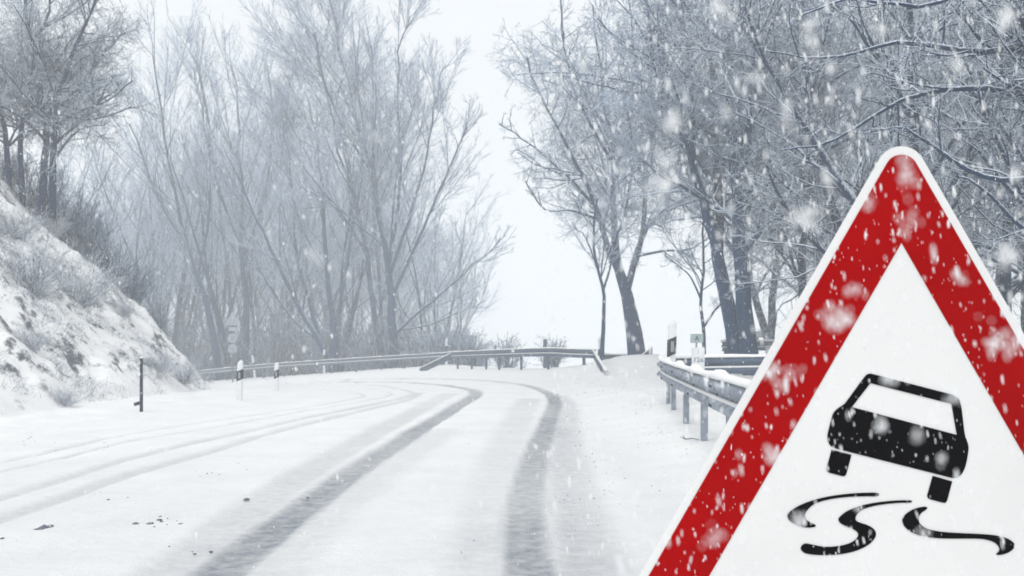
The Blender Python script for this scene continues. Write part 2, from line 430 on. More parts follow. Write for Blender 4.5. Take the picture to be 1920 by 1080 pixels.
def branch_out(lims, t0, style, rmin, lscale=1.0, seed=1, dens=1.0, lev=4):
    R = np.random.default_rng(seed); st = STY[style]; P0, R0, L0 = lims
    trunk = [(P0, R0, 10)]; crown = []
    cur = (P0, R0, L0); t_ = t0; K = (7, 6, 4, 3)
    for k in range(lev):
        n = st['n'][k]
        if k == 0:
            n = np.maximum(2, (n * dens * (L0 / np.mean(L0)) ** .7).round())
        else: n = np.clip(np.floor(n * (dens ** .5) * (cur[2] / np.mean(cur[2])) ** .9 + R.random(len(cur[2]))), 1, 3 * n).astype(int)
        pos, d, ln, r = spawn(*cur, n, t_, st['ang'][k], st['lr'][k] * (lscale if k == 0 else 1), st['r'][k], rmin * (2.2, 1.5, 1.1, .85)[k], R)
        cur = grow(pos, d, ln, r, K[k], st['wob'][k], (0, 0, st['trop'][k]), .4, R)
        (trunk if k == 0 else crown).append((cur[0], cur[1], (6, 4, 3, 3)[k])); t_ = .12
    return trunk, crown

def resample(pts, radii, K=14):
    p_ = smooth_path(pts, K + 1); r_ = np.interp(np.linspace(0, 1, K + 1), np.linspace(0, 1, len(radii)), radii)
    return p_, r_

def drawn_tree(name, Y0, limbs, style, label, group=None, rmin=.006, lscale=1, seed=1, dens=1.0, near=False, lev=4, jit=1.0):
    """limbs: (points in the picture at the tree's own distance, widths in px, first free fraction, depth lean in m)"""
    PP, RR, LL, T0 = [], [], [], []
    Rn = np.random.default_rng(seed + 900)
    for lm in limbs:
        pts, wd, t0 = lm[:3]; lean = lm[3] if len(lm) > 3 else 0.0
        n = len(pts); w_ = []
        for i, (px, py) in enumerate(pts):
            Y = Y0 + lean * (i / max(1, n - 1))
            w_.append(P(px, py, Y))
        w_ = np.array(w_)
        p_, r_ = resample(w_, [q * (.8 if Y0 > 55 else 1) * Y0 / F / 2 for q in wd])
        Ls = np.linalg.norm(np.diff(p_, axis=0), axis=1).sum()
        amp = np.linspace(0, 1, len(p_))[:, None] * Ls * .012 * jit
        p_ = p_ + Rn.normal(size=p_.shape) * amp * .5
        PP.append(p_); RR.append(r_); LL.append(Ls); T0.append(t0)
    PP = np.array(PP); RR = np.array(RR); LL = np.array(LL)
    base = PP[0, 0].copy(); base[2] = gz(base[0], base[1]) - .05
    if PP[0, 0, 2] > base[2]: PP[0, 0, 2] = base[2] - .1
    trunk, crown = branch_out((PP - base, RR, LL), np.array(T0), style, rmin, lscale, seed, dens, lev)
    root = empty(name, tuple(base), label, "tree", group)
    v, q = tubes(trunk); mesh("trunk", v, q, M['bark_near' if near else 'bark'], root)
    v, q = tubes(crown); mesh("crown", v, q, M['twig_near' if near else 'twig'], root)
    return root

def proto_tree(name, h, r, stems, style, spread, rmin, seed, dens=1.0, near=False, lev=4, first=.25, lscale=1.0):
    R = np.random.default_rng(seed)
    n = stems
    st = np.zeros((n, 3)); st[:, :2] = R.normal(0, .12 if n > 1 else 0, (n, 2)); st[:, 2] = -.15
    a = R.random(n) * 6.28 + np.arange(n) * 6.28 / n
    d = np.stack([np.cos(a) * spread, np.sin(a) * spread, np.ones(n)], 1)
    L = h * R.uniform(.82, 1.0, n); lims = grow(st, d, L, np.full(n, r) * R.uniform(.7, 1, n), 14, .05 if style != 'crooked' else .09, (0, 0, .05), .15, R)
    trunk, crown = branch_out(lims, np.full(n, first), style, rmin, lscale, seed + 5, dens, lev)
    root = empty(name, (0, 0, 0), "", "tree")
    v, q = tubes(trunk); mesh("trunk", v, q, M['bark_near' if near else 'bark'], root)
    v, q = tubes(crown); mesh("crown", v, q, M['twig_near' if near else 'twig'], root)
    return root

def place(proto, first, x, y, s, rz, label, group=None, cat=None, dz=0.0):
    o = proto if first else copy_tree(proto)
    o.location = (x, y, gz(x, y) + dz); o.scale = (s, s, s); o.rotation_euler = (0, 0, rz)
    o["label"] = label
    if group: o["group"] = group
    if cat: o["category"] = cat
    return o

# --- the drawn trees
drawn_tree("bare_tree", 42, [
    ([(1196, 668), (1185, 600), (1174, 550), (1160, 510), (1155, 470), (1152, 400), (1150, 300), (1138, 200), (1120, 100), (1108, 10)], (36, 27, 22, 18, 14, 11, 8, 6, 4, 3), .42),
    ([(1160, 510), (1135, 450), (1117, 390), (1088, 320), (1050, 250), (1012, 180), (985, 105)], (14, 11, 8, 6, 4, 3), .2, -2),
    ([(1174, 550), (1190, 490), (1202, 450), (1232, 405), (1285, 375), (1335, 330)], (15, 11, 8, 5, 3), .3, 1.5),
    ([(1190, 500), (1206, 430), (1213, 340), (1224, 240), (1240, 120), (1250, 0)], (11, 9, 7, 5, 3), .2, 2),
    ([(1115, 385), (1065, 332), (1000, 275), (935, 232)], (6, 5, 3, 2), .1, -1),
    ([(1120, 410), (1070, 395), (1020, 392), (985, 340)], (6, 4, 3, 2), .15, -2),
    ([(1195, 480), (1245, 470), (1290, 468), (1330, 445)], (6, 5, 3, 2), .2, 2),
    ([(1145, 300), (1090, 200), (1060, 100), (1050, 0)], (6, 5, 4, 3), .1, -2),
    ([(1150, 330), (1180, 230), (1190, 120), (1180, 0)], (6, 5, 4, 3), .1, 2),
], 'crooked', "lone bare tree forking low on the snow mound right of the far guardrail end", rmin=.009, seed=3, dens=1.15, lscale=.8)

drawn_tree("bare_tree", 31, [
    ([(1384, 668), (1371, 600), (1358, 540), (1346, 480), (1336, 430), (1320, 375), (1298, 310), (1268, 240), (1238, 150), (1215, 40), (1205, -60)], (34, 30, 27, 24, 21, 18, 14, 11, 8, 6, 4), .45),
    ([(1346, 480), (1349, 400), (1346, 320), (1338, 200), (1330, 80), (1325, -60)], (20, 17, 14, 10, 7, 5), .2, 1.5),
    ([(1320, 375), (1280, 350), (1240, 330), (1205, 300)], (8, 6, 4, 2), .2, -2),
    ([(1300, 310), (1300, 220), (1290, 110), (1280, -20)], (9, 7, 5, 4), .15, -2),
], 'crooked', "left trunk of the leaning pair of big bare trees behind the near guardrail", rmin=.008, seed=14, dens=1.5, near=False, lscale=.95)
drawn_tree("bare_tree", 30, [
    ([(1410, 668), (1398, 600), (1391, 530), (1389, 470), (1384, 400), (1373, 330), (1369, 250), (1366, 140), (1362, 20), (1360, -80)], (34, 31, 29, 27, 22, 18, 14, 10, 7, 5), .4),
    ([(1391, 478), (1410, 452), (1438, 422), (1480, 395), (1530, 355), (1580, 315)], (14, 11, 8, 5, 3), .25, -1.5),
    ([(1389, 450), (1412, 350), (1440, 230), (1470, 90), (1490, -40)], (10, 8, 6, 5, 4), .2, 1),
    ([(1388, 470), (1420, 440), (1470, 425), (1520, 400)], (8, 6, 4, 2), .3, 1.5),
], 'crooked', "right trunk of the big bare pair, a long limb reaching towards the sign", rmin=.008, seed=23, dens=1.5, lscale=.95)
drawn_tree("slender_tree", 39, [
    ([(1128, 668), (1132, 600), (1131, 545), (1119, 500), (1112, 440), (1118, 370)], (9, 7, 6, 5, 4, 3), .45),
    ([(1131, 545), (1143, 505), (1150, 470), (1160, 430)], (5, 4, 3, 2), .3),
    ([(1119, 500), (1108, 470), (1095, 440), (1080, 430)], (3, 3, 2, 2), .3),
], 'hanging', "thin crooked sapling left of the lone forked tree", rmin=.007, seed=31, dens=.6, lev=3)
drawn_tree("slender_tree", 33, [
    ([(1320, 662), (1319, 615), (1314, 560), (1320, 500), (1318, 430), (1325, 380)], (8, 6, 5, 4, 3), .4),
    ([(1320, 612), (1338, 585), (1352, 565), (1360, 520)], (5, 4, 3, 2), .3),
    ([(1314, 560), (1295, 520), (1275, 500), (1250, 480)], (4, 3, 2, 2), .3),
], 'crooked', "thin forked sapling left of the big tree pair on the right", rmin=.006, seed=37, dens=.8, lev=3)

drawn_tree("bare_tree", 65, [
    ([(740, 690), (738, 640), (736, 600), (732, 550), (727, 490), (712, 410), (694, 320), (672, 230), (648, 140), (628, 60), (618, -10)], (24, 21, 19, 17, 14, 11, 9, 7, 5, 4, 3), .3),
    ([(728, 500), (745, 400), (752, 300), (745, 190), (752, 90), (765, 30)], (10, 8, 6, 5, 4, 3), .15, 2),
    ([(733, 560), (775, 470), (815, 380), (850, 300), (878, 235)], (9, 7, 5, 4, 3), .2, -2),
    ([(736, 630), (785, 585), (840, 540), (895, 490), (940, 450)], (8, 6, 5, 3, 2), .25, -2),
    ([(730, 520), (770, 400), (800, 290), (815, 190), (835, 120)], (8, 7, 5, 4, 3), .15, 1),
    ([(712, 410), (700, 280), (700, 160), (690, 50)], (7, 6, 4, 3), .1, 2),
    ([(736, 620), (800, 610), (850, 590), (900, 570)], (5, 4, 3, 2), .3, 1),
    ([(694, 320), (650, 250), (610, 160), (590, 60)], (6, 5, 4, 3), .1, -2),
], 'upright', "tallest wide spreading bare tree beyond the guardrail, left of the open sky", rmin=.012, seed=41, dens=1.15, lscale=.8)
drawn_tree("birch_tree", 66, [
    ([(720, 690), (712, 640), (702, 590), (694, 530), (688, 470), (668, 400), (650, 320), (628, 230), (600, 140), (590, 60)], (17, 15, 13, 12, 10, 8, 6, 5, 4, 3), .3),
    ([(690, 480), (640, 400), (600, 370), (560, 350)], (6, 5, 4, 3), .3, -2),
    ([(668, 400), (680, 300), (665, 200), (670, 90)], (6, 5, 4, 3), .2, 2),
], 'hanging', "pale slanting birch directly left of the tallest tree's trunk", rmin=.012, seed=47, dens=1.1)
drawn_tree("bare_tree", 65.5, [
    ([(628, 692), (626, 640), (622, 590), (614, 520), (608, 440), (602, 350), (592, 260), (580, 180)], (22, 18, 14, 11, 9, 7, 5, 3), .3),
    ([(618, 680), (596, 636), (566, 586), (536, 525), (505, 455), (470, 385), (436, 300)], (15, 13, 11, 9, 7, 5, 3), .3, -1),
    ([(604, 650), (580, 570), (556, 480), (548, 380), (540, 280), (536, 200)], (10, 9, 7, 5, 4, 3), .3, 1),
    ([(626, 620), (645, 530), (660, 430), (668, 330)], (8, 7, 5, 3), .3, 1),
    ([(600, 640), (550, 600), (510, 545), (480, 500)], (6, 5, 4, 2), .3, -2),
], 'upright', "several-stemmed bare tree with stems fanning left behind the guardrail", rmin=.012, seed=53, dens=1.0, lscale=.75)
drawn_tree("bare_tree", 72, [
    ([(462, 700), (462, 640), (460, 560), (452, 470), (456, 380), (450, 290), (444, 200), (440, 120)], (17, 15, 13, 10, 8, 6, 4, 3), .3),
    ([(456, 480), (490, 390), (505, 300), (510, 200), (500, 120)], (7, 6, 5, 4, 3), .2, 1),
    ([(454, 470), (420, 380), (395, 290), (385, 190), (370, 110)], (7, 6, 5, 4, 3), .2, -1),
], 'upright', "straight bare tree behind the small stacked road signs", rmin=.013, seed=59, dens=1.0)
drawn_tree("bare_tree", 70, [
    ([(412, 705), (402, 640), (392, 590), (378, 540), (350, 460), (330, 370), (310, 280), (300, 190), (290, 110)], (17, 16, 13, 11, 8, 6, 5, 4, 3), .3),
    ([(370, 520), (390, 420), (395, 320), (380, 220), (360, 130)], (7, 6, 5, 4, 3), .2, 2),
    ([(350, 460), (300, 380), (270, 300), (245, 230)], (6, 5, 4, 3), .2, -1),
], 'upright', "bare tree leaning left just beyond the foot of the snowy bank", rmin=.013, seed=61, dens=1.0)
drawn_tree("bare_tree", 32, [
    ([(44, 410), (38, 290), (42, 220), (58, 140), (84, 50), (104, -70)], (11, 10, 8, 7, 5, 4), .25),
    ([(98, 410), (100, 290), (104, 230), (112, 170), (138, 95), (172, 15), (200, -70)], (14, 12, 10, 8, 7, 5, 4), .25, -1),
    ([(76, 410), (84, 300), (86, 240), (70, 150), (50, 40), (40, -70)], (15, 13, 11, 8, 6, 4), .25, 1),
    ([(20, 410), (12, 280), (0, 200), (-20, 100), (-30, -40)], (12, 10, 8, 6, 4), .25),
    ([(104, 235), (150, 208), (200, 190), (250, 150)], (6, 5, 3, 2), .15, -1.5),
    ([(40, 215), (100, 212), (170, 225), (250, 200)], (6, 5, 3, 2), .15, -1),
    ([(90, 320), (118, 275), (155, 240), (195, 235)], (6, 5, 3, 2), .3, 1),
    ([(112, 170), (160, 120), (200, 90), (235, 60)], (5, 4, 3, 2), .15, 1),
    ([(84, 50), (140, 20), (190, -20), (220, -60)], (5, 4, 3, 2), .1, 1),
], 'crooked', "dark many-stemmed tree on top of the snowy bank at the upper left", rmin=.0062, seed=67, dens=1.35, lscale=.85, near=True)

# --- wood beyond the guardrail: shapes copied, every tree its own object
rp = random.Random(5)
up = [proto_tree("bare_tree", 20, .22, 1, 'upright', .05, .014, 101, .95, first=.2),
      proto_tree("bare_tree", 18, .17, 3, 'upright', .22, .014, 103, .6, first=.2),
      proto_tree("birch_tree", 20, .17, 1, 'hanging', .06, .014, 107, 1.0, first=.2)]
spots = []
for k in range(32):
    spots.append((60 + 820 * ((k * .618) % 1.0), 68 + 34 * rp.random(), 0))
for k in range(26):
    spots.append((90 + 760 * ((k * .618 + .21) % 1.0), 98 + 34 * rp.random(), 1))
used = [False] * 3
GF = "bare trees of the misty wood beyond the far guardrail"
WH = [(150, "above the crest of the snowy bank"), (270, "right of the many-stemmed bank tree"), (385, "behind the foot of the snowy bank"), (480, "behind the small stacked road signs"),
      (570, "left of the fanning tree"), (660, "behind the fanning tree"), (760, "behind the tallest spreading tree"), (2000, "right of the tallest tree beside the open sky")]
for k, (px, Y, row) in enumerate(spots):
    topy = np.interp(px, [0, 250, 300, 480, 560, 620, 760, 850, 900], [240, 170, 110, 110, 170, 120, 170, 330, 470]) + rp.uniform(5, 110) + row * 110
    x = (px - CX) * Y / F; z0 = gz(x, Y); hgt = H - (topy - CY) * Y / F - z0
    j = rp.choice([0, 0, 1, 2]); hp = max((c.bound_box[1][2] for c in up[j].children))
    wh = next(b for a, b in WH if px < a)
    kind = ("single stemmed bare tree", "several stemmed bare tree", "hanging twigged birch")[j]
    place(up[j], not used[j], x, Y, hgt / hp, rp.uniform(0, 6.28), ("faint " if row else "misty ") + kind.replace(" bare", "" if row else " bare") + (" far back, " if row else ", ") + wh, GF)
    used[j] = True

# --- near wood on the right
nr = [proto_tree("bare_tree", 12, .16, 2, 'crooked', .25, .0075, 201, 1.5, True, first=.12, lscale=1.1),
      proto_tree("bare_tree", 13, .20, 1, 'crooked', .08, .0075, 203, 1.8, True, first=.12, lscale=1.1)]
GR = "bare trees of the dark wood behind the warning sign"
usedn = [False, False]
NW = ["nearer forked tree just right of the big tree pair", "nearer single trunked tree left of the sign's tip", "nearer forked tree rising behind the sign's tip", "nearer single trunked tree right of the sign's tip",
      "nearest forked tree at the right picture edge", "hazier single trunked tree left of the sign's tip", "hazier forked tree behind the sign's tip", "hazier single trunked tree right of the sign's tip",
      "hazier forked tree near the right picture edge", "single trunked tree reaching from beyond the right edge", "far forked tree beside the big tree pair", "far single trunked tree well left of the sign's tip",
      "far forked tree behind the sign's tip", "far single trunked tree near the right picture edge", "far forked tree reaching in from beyond the right edge"]
for k, (px, Y, s, j) in enumerate([(1500, 31, 1.0, 0), (1610, 25, 1.0, 1), (1730, 22, 1.0, 0), (1850, 24, 1.0, 1), (1960, 19, .95, 0), (1560, 40, 1.2, 1), (1680, 36, 1.15, 0),
                                   (1800, 33, 1.1, 1), (1920, 30, 1.1, 0), (2050, 26, 1.1, 1), (1450, 46, 1.25, 0), (1620, 50, 1.3, 1), (1760, 46, 1.3, 0), (1890, 42, 1.3, 1), (2080, 34, 1.1, 0)]):
    x = (px - CX) * Y / F
    place(nr[j], not usedn[j], x, Y, s, k * 1.7, NW[k] + ", in the dark wood", GR)
    usedn[j] = True

# one tree stands close, out to the right, and throws long snow-laden limbs across the wood
drawn_tree("bare_tree", 15, [
    ([(2010, 760), (2000, 500), (1985, 300), (1960, 100), (1950, -120)], (60, 50, 42, 34, 26), .3),
    ([(1985, 330), (1860, 335), (1760, 285), (1690, 240), (1620, 250)], (14, 10, 7, 5, 3), .1, .6),
    ([(1970, 210), (1860, 165), (1740, 175), (1650, 212), (1560, 265), (1465, 278)], (16, 12, 9, 7, 5, 3), .1, 1.0),
    ([(1960, 90), (1820, 95), (1680, 80), (1560, 110), (1440, 95)], (14, 11, 8, 5, 3), .1, 1.5),
    ([(1995, 470), (1915, 425), (1840, 350), (1790, 330)], (12, 9, 6, 3), .1, .8),
    ([(1955, 20), (1860, -20), (1720, 10), (1600, 0), (1500, 30)], (12, 9, 7, 5, 3), .1, -.6),
], 'crooked', "nearest dark tree, its long snow-laden limbs crossing above the warning sign", rmin=.0055, seed=83, dens=.8, near=True, lev=4, lscale=.8)

# --- shrubs
def proto_shrub(name, h, n, rmin, seed, style='upright', mat='shrub', sp=.6):
    R = np.random.default_rng(seed); st = np.zeros((n, 3)); st[:, :2] = R.normal(0, .12 * h, (n, 2)); st[:, 2] = -.05
    d = np.stack([R.normal(0, sp, n), R.normal(0, sp, n), np.ones(n)], 1)
    l0 = grow(st, d, h * R.uniform(.5, 1, n), np.full(n, rmin * 2.2), 6, .1, (0, 0, .02), .4, R)
    s1 = spawn(*l0, 6, .15, 35, .5, .6, rmin * 1.3, R); l1 = grow(*s1[:2], s1[2], s1[3], 4, .13, (0, 0, .02), .4, R)
    s2 = spawn(*l1, 4, .1, 38, .5, .6, rmin, R); l2 = grow(*s2[:2], s2[2], s2[3], 3, .15, (0, 0, 0), .5, R)
    root = empty(name, (0, 0, 0), "", "shrub")
    v, q = tubes([(l0[0], l0[1], 4)]); mesh("stems", v, q, M[mat], root)
    v, q = tubes([(l1[0], l1[1], 3), (l2[0], l2[1], 3)]); mesh("twigs", v, q, M[mat], root)
    return root

th = [proto_shrub("bare_shrub", 4.0, 34, .011, 301, sp=.35), proto_shrub("bare_shrub", 2.4, 40, .010, 303, sp=.6)]
ut = [False, False]
GS = "bare shrubs under the misty wood beyond the far guardrail"
for k in range(64):
    px = 130 + 760 * ((k * .618 + .3) % 1.0) ** 1.0
    X0 = (px - CX) / F
    Yr = 64 + rp.uniform(1, 24) if px > 520 else 72 + rp.uniform(1, 16)
    if px > 780: Yr = rp.uniform(61, 70)
    x = X0 * Yr
    j = 0 if (px < 760 and rp.random() < .7) else 1
    place(th[j], not ut[j], x, Yr, rp.uniform(.8, 1.6) * (1.3 if px < 420 else 1), rp.uniform(0, 6.28),
          ("tall", "low")[j] + " thicket shrub beyond the far guardrail, " + next(b for a, b in WH if px < a), GS)
    ut[j] = True
# small bushes peeping over the middle of the far rail
pb = proto_shrub("bare_shrub", 2.0, 26, .009, 311, sp=.3)
for k, (px, Y, s, lb) in enumerate([(948, 52, 1.3, "round snowy bush peeping over the middle of the curved guardrail"),
                                    (893, 54, 1.1, "thin bush over the guardrail left of the round one"),
                                    (1038, 47, .95, "narrow leaning bush right of the slim post beyond the guardrail"),
                                    (870, 56, 1.4, "bush at the right edge of the misty wood over the guardrail")]):
    x = (px - CX) * Y / F; o = place(pb, k == 0, x, Y, s, k * 2.0, lb)
    o.location.z = H - (np.array([622, 630, 625, 612])[k] - CY) * Y / F - 2.0 * s * .95
# bank shrubs: arching dead stems
bs = proto_shrub("bank_shrub", 1.2, 75, .0038, 321, sp=1.1, mat='brush')
bank_spots = [((60, 530), 1.3, "pale arching bush on the left slope, near the picture's edge"), ((145, 560), 1.25, "arching bush in the middle of the snowy slope"),
              ((150, 480), .9, "dark bush below the crest of the snowy slope"), ((30, 450), .9, "dark bush high on the slope at the left edge"),
              ((300, 700), .6, "low brush near the foot of the bank beside the dark stake"), ((345, 720), .6, "low brush at the tip of the bank near the road"),
              ((90, 420), .8, "bush on the crest under the many-stemmed tree"), ((230, 590), .5, "small brush on the right shoulder of the slope"),
              ((60, 650), .5, "sparse brush low on the left slope"), ((120, 760), .35, "lone dry stems in the snow at the foot of the slope")]
def hit_bank(px, py):
    Y = np.arange(8, 60, .02); X = (px - CX) * Y / F; Z = H - (py - CY) * Y / F
    b = Z <= terrain(X, Y, False); i = int(np.argmax(b)) if b.any() else None
    return (X[i], Y[i]) if i is not None else (X[1200], Y[1200])
for k, (p_, s, lb) in enumerate(bank_spots):
    x, y = hit_bank(*p_); place(bs, k == 0, x, y, s, k * 1.3, lb, None)
# crest brush line: behind the silhouette of the bank
CB = ["tangled brush at the picture's left edge", "tangled brush under the trunks of the many-stemmed tree", "tangled brush just right of the many-stemmed tree", "tangled brush left of the middle", "tangled brush in the middle",
      "tangled brush right of the middle", "tangled brush on the lower third", "hazier brush rising behind the upper part", "hazier brush rising behind the middle", "hazier brush rising right of the middle", "hazier brush behind the lower third",
      "hazier brush behind the many-stemmed tree", "farthest brush near the lower end"]
cr = proto_shrub("bare_shrub", 1.8, 50, .007, 331, sp=.5)
for k, (px, Y) in enumerate([(20, 33), (75, 33), (125, 33.5), (165, 33.5), (205, 34), (245, 35), (285, 37), (140, 37), (190, 38), (240, 40), (300, 44), (95, 38), (330, 50)]):
    x = (px - CX) * Y / F
    place(cr, k == 0, x, Y, rp.uniform(.8, 1.25), k * 1.9, CB[k] + " on the crest of the snowy bank", "brush along the crest of the bank")

# dead grass on the bank
def grass():
    R = np.random.default_rng(71); n = 16000
    x = R.uniform(-20, -7.6, n); y = R.uniform(13, 38, n)
    s = np.interp(y, TOE_Y, TOE_X) - x; keep = (s > .1) & (vnoise(x * .8, y * .8, 91) > .52)
    x, y = x[keep], y[keep]; n = len(x)
    nv = 2600; xv = R.uniform(1.7, 6, nv); yv = R.uniform(6, 34, nv); kv = vnoise(xv * 1.1, yv * 1.1, 97) > .55
    x = np.concatenate([x, xv[kv]]); y = np.concatenate([y, yv[kv]]); n = len(x); big = np.repeat(np.where(x > 0, .28, 1.0), 4)
    m = 4; x = np.repeat(x, m) + R.normal(0, .07, n * m); y = np.repeat(y, m) + R.normal(0, .07, n * m)
    st = np.stack([x, y, terrain(x, y) - .02], 1); d = np.stack([R.normal(.35, .5, n * m), R.normal(-.3, .5, n * m), np.ones(n * m) * .8], 1)
    a = grow(st, d, R.uniform(.07, .28, n * m) * big, np.where(big < 1, .0018, .0034), 3, .12, (0, 0, -.22), .4, R)
    v, q = tubes([(a[0], a[1], 3)]); o = mesh("dry_grass", v, q, M['shrub']); tag(o, "dead grass poking through the snow on slope and verge", "grass", None, "stuff")
grass()

# ------------------------------------------------------------------ guardrails
WP = [(0, 0), (.02, .012), (.075, .05), (.08, .095), (.012, .135), (.012, .175), (.08, .215), (.075, .26), (.02, .298), (0, .31)]
WPROF = [(u, w) for u, w in WP] + [(u - .006, w + (.0 if 0 < w < .31 else 0)) for u, w in WP[::-1]]

def rail(name, path, label, mat='steel_far', step=2.0, group=None, caps=True, bolts=False, flip=1, phase=.3, lumps=.02, post_w=.10, posts=True):
    """path: points of the beam's top edge (x, y, z)"""
    p_ = smooth_path(np.array(path, float), 90)
    seg = np.linalg.norm(np.diff(p_[:, :2], axis=0), axis=1); cum = np.concatenate([[0], np.cumsum(seg)])
    n = max(8, int(cum[-1] / .25)); tt = np.linspace(0, cum[-1], n); p_ = np.stack([np.interp(tt, cum, p_[:, k]) for k in range(3)], 1)
    mid = p_[len(p_) // 2]; base = np.array([mid[0], mid[1], gz(mid[0], mid[1])])
    root = empty(name, tuple(base), label, "guardrail", group)
    q = p_ - base
    b = MB(); b.sweep(q - np.array([0, 0, .31]), [(u * flip, w) for u, w in WPROF]); b.build("beam", M[mat], root, True)
    T = np.gradient(p_, axis=0)
    if posts:
        k = phase
        while k < cum[-1]:
            i = int(np.searchsorted(tt, k)); i = min(i, n - 1); c = p_[i]; t_ = T[i] / (np.linalg.norm(T[i, :2]) + 1e-9); L_ = np.array([-t_[1], t_[0]])
            zg = gz(c[0], c[1]) - .25; ang = math.atan2(t_[1], t_[0]); ht = c[2] - .03 - zg
            m_ = MB(); cc = c[:2] - L_ * flip * .075 - base[:2]
            m_.box((cc[0], cc[1], zg + ht / 2 - base[2]), (post_w, .006, ht), ang)
            for sg in (-1, 1):
                m_.box((cc[0] + t_[0] * sg * (post_w / 2 - .003) - L_[0] * .033 * flip, cc[1] + t_[1] * sg * (post_w / 2 - .003) - L_[1] * .033 * flip, zg + ht / 2 - base[2]), (.006, .06, ht - .004), ang)
            m_.box((c[0] - base[0] - L_[0] * flip * .036, c[1] - base[1] - L_[1] * flip * .036, c[2] - base[2] - .155), (post_w * .8, .062, .2), ang)
            m_.build("post", M[mat], root); k += step
    if caps:
        def cap(i):
            h_ = .022 + lumps * (1.2 + 2.2 * float(fbm(np.array(tt[i] * 1.3), np.array(2.2), 3, 7))) + (lumps * 1.3 if (abs((tt[i] - phase) % step) < .2 or abs((tt[i] - phase) % step - step) < .2) else 0)
            w_ = .028 + .4 * h_
            return [(-w_, .001), (-w_ * .9, h_ * .6), (-w_ * .4, h_), (w_ * .5, h_), (w_ + .004, h_ * .55), (w_ + .006, .002)]
        m_ = MB(); m_.sweep(q + np.array([0, 0, 0]), cap); m_.build("snow_cap", M['cap'], root, True)
        # snow lodged in the trough of the beam
        m_ = MB(); m_.sweep(q - np.array([0, 0, .31]), [(flip * u, w) for u, w in [(.016, .15), (.03, .152), (.038, .118), (.03, .108), (.016, .118)]]); m_.build("lodged_snow", M['cap'], root, True)
    if bolts:
        m_ = MB(); k = phase
        while k < cum[-1]:
            i = min(int(np.searchsorted(tt, k)), n - 1); c = p_[i]; t_ = T[i] / np.linalg.norm(T[i, :2]); L_ = np.array([-t_[1], t_[0]]); ang = math.atan2(t_[1], t_[0])
            for off, dz, sz in ((-.06, -.07, .022), (.06, -.07, .022), (0.0, -.155, .035), (-.06, -.245, .022), (.06, -.245, .022)):
                u = .081 if dz != -.155 else .017
                m_.box((c[0] + t_[0] * off + L_[0] * flip * u - base[0], c[1] + t_[1] * off + L_[1] * flip * u - base[1], c[2] + dz - base[2]), (sz, .012, sz * 1.1), ang, .004)
            k += step
        m_.build("bolts", M['dark'], root)
    return root, base

def rp3(px, py, Y): return P(px, py, Y)
# near rail: along the verge, round the corner and away to the right
near_path = [(1.72, 3, .9), (1.76, 6, .9), (1.84, 8.2, .91), (1.98, 10.3, .9), (2.13, 12.4, .895), (2.32, 15, .895), (2.52, 17, .895), (2.70, 18.0, .89)]
rail("guardrail", near_path, "near pale steel guardrail with bolt holes, left of the warning sign", 'steel', 2.0, bolts=True, phase=.25, lumps=.024, post_w=.15)
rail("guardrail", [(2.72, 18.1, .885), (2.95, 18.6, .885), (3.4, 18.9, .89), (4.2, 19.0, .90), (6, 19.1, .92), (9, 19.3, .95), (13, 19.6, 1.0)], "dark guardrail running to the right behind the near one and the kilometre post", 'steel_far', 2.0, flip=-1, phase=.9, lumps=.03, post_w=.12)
railA = [rp3(1118, 656, 37), rp3(1070, 654.5, 37.5), rp3(1026, 653, 38.7), rp3(940, 656, 42), rp3(896, 658, 45), rp3(842, 660.5, 49)]
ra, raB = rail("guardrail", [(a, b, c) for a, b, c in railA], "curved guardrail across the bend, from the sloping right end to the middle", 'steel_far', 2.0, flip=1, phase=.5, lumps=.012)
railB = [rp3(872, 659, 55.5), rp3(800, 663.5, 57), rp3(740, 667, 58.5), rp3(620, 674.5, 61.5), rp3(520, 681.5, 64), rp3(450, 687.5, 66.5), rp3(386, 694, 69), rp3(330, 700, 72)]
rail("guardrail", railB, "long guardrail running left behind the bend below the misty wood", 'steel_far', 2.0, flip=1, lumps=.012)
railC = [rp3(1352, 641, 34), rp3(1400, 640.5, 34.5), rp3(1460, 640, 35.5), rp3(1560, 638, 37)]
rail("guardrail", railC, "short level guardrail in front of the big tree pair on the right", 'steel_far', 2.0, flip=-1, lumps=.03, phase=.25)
# thin continuing rail beyond the end
rail("guardrail", [rp3(1123, 665, 43), rp3(1150, 665, 43.5), rp3(1180, 666, 44)], "low snowed-in guardrail stub left of the lone forked tree", 'steel_far', 1.0, lumps=.02, posts=False)

def ramp_end(a, b, root, base, name="sloping_end", mat='steel_far'):
    a = np.array(a) - base; b = np.array(b) - base
    n = 8; path = [a + (b - a) * k / (n - 1) for k in range(n)]
    m_ = MB(); m_.sweep(np.array(path) - np.array([0, 0, .29]), [(u, w * .93) for u, w in WPROF]); m_.build(name, M[mat], root, True)
    m_ = MB(); m_.sweep(np.array(path), [(-.04, -.012), (-.03, .03), (.03, .03), (.06, -.012)]); m_.build("snow_cap", M['cap'], root, True)
ramp_end(P(1112, 656, 36.9), P(1136, 694, 31.0), ra, raB)
ramp_end(P(848, 661, 48.6), P(788, 690, 50.0), ra, raB)
# stub ramp on the mound
e = empty("guardrail_end", P(1216, 668, 40), "small sloping rail end poking from the snow right of the lone tree", "guardrail")
bz = np.array(e.location)
ramp_end(P(1222, 651, 40), P(1200, 668, 40), e, bz)
m_ = MB(); c = np.array(P(1221, 660, 40.05)) - bz; m_.box((c[0], c[1], c[2] - .1), (.09, .06, .6)); m_.build("post", M['steel_far'], e)

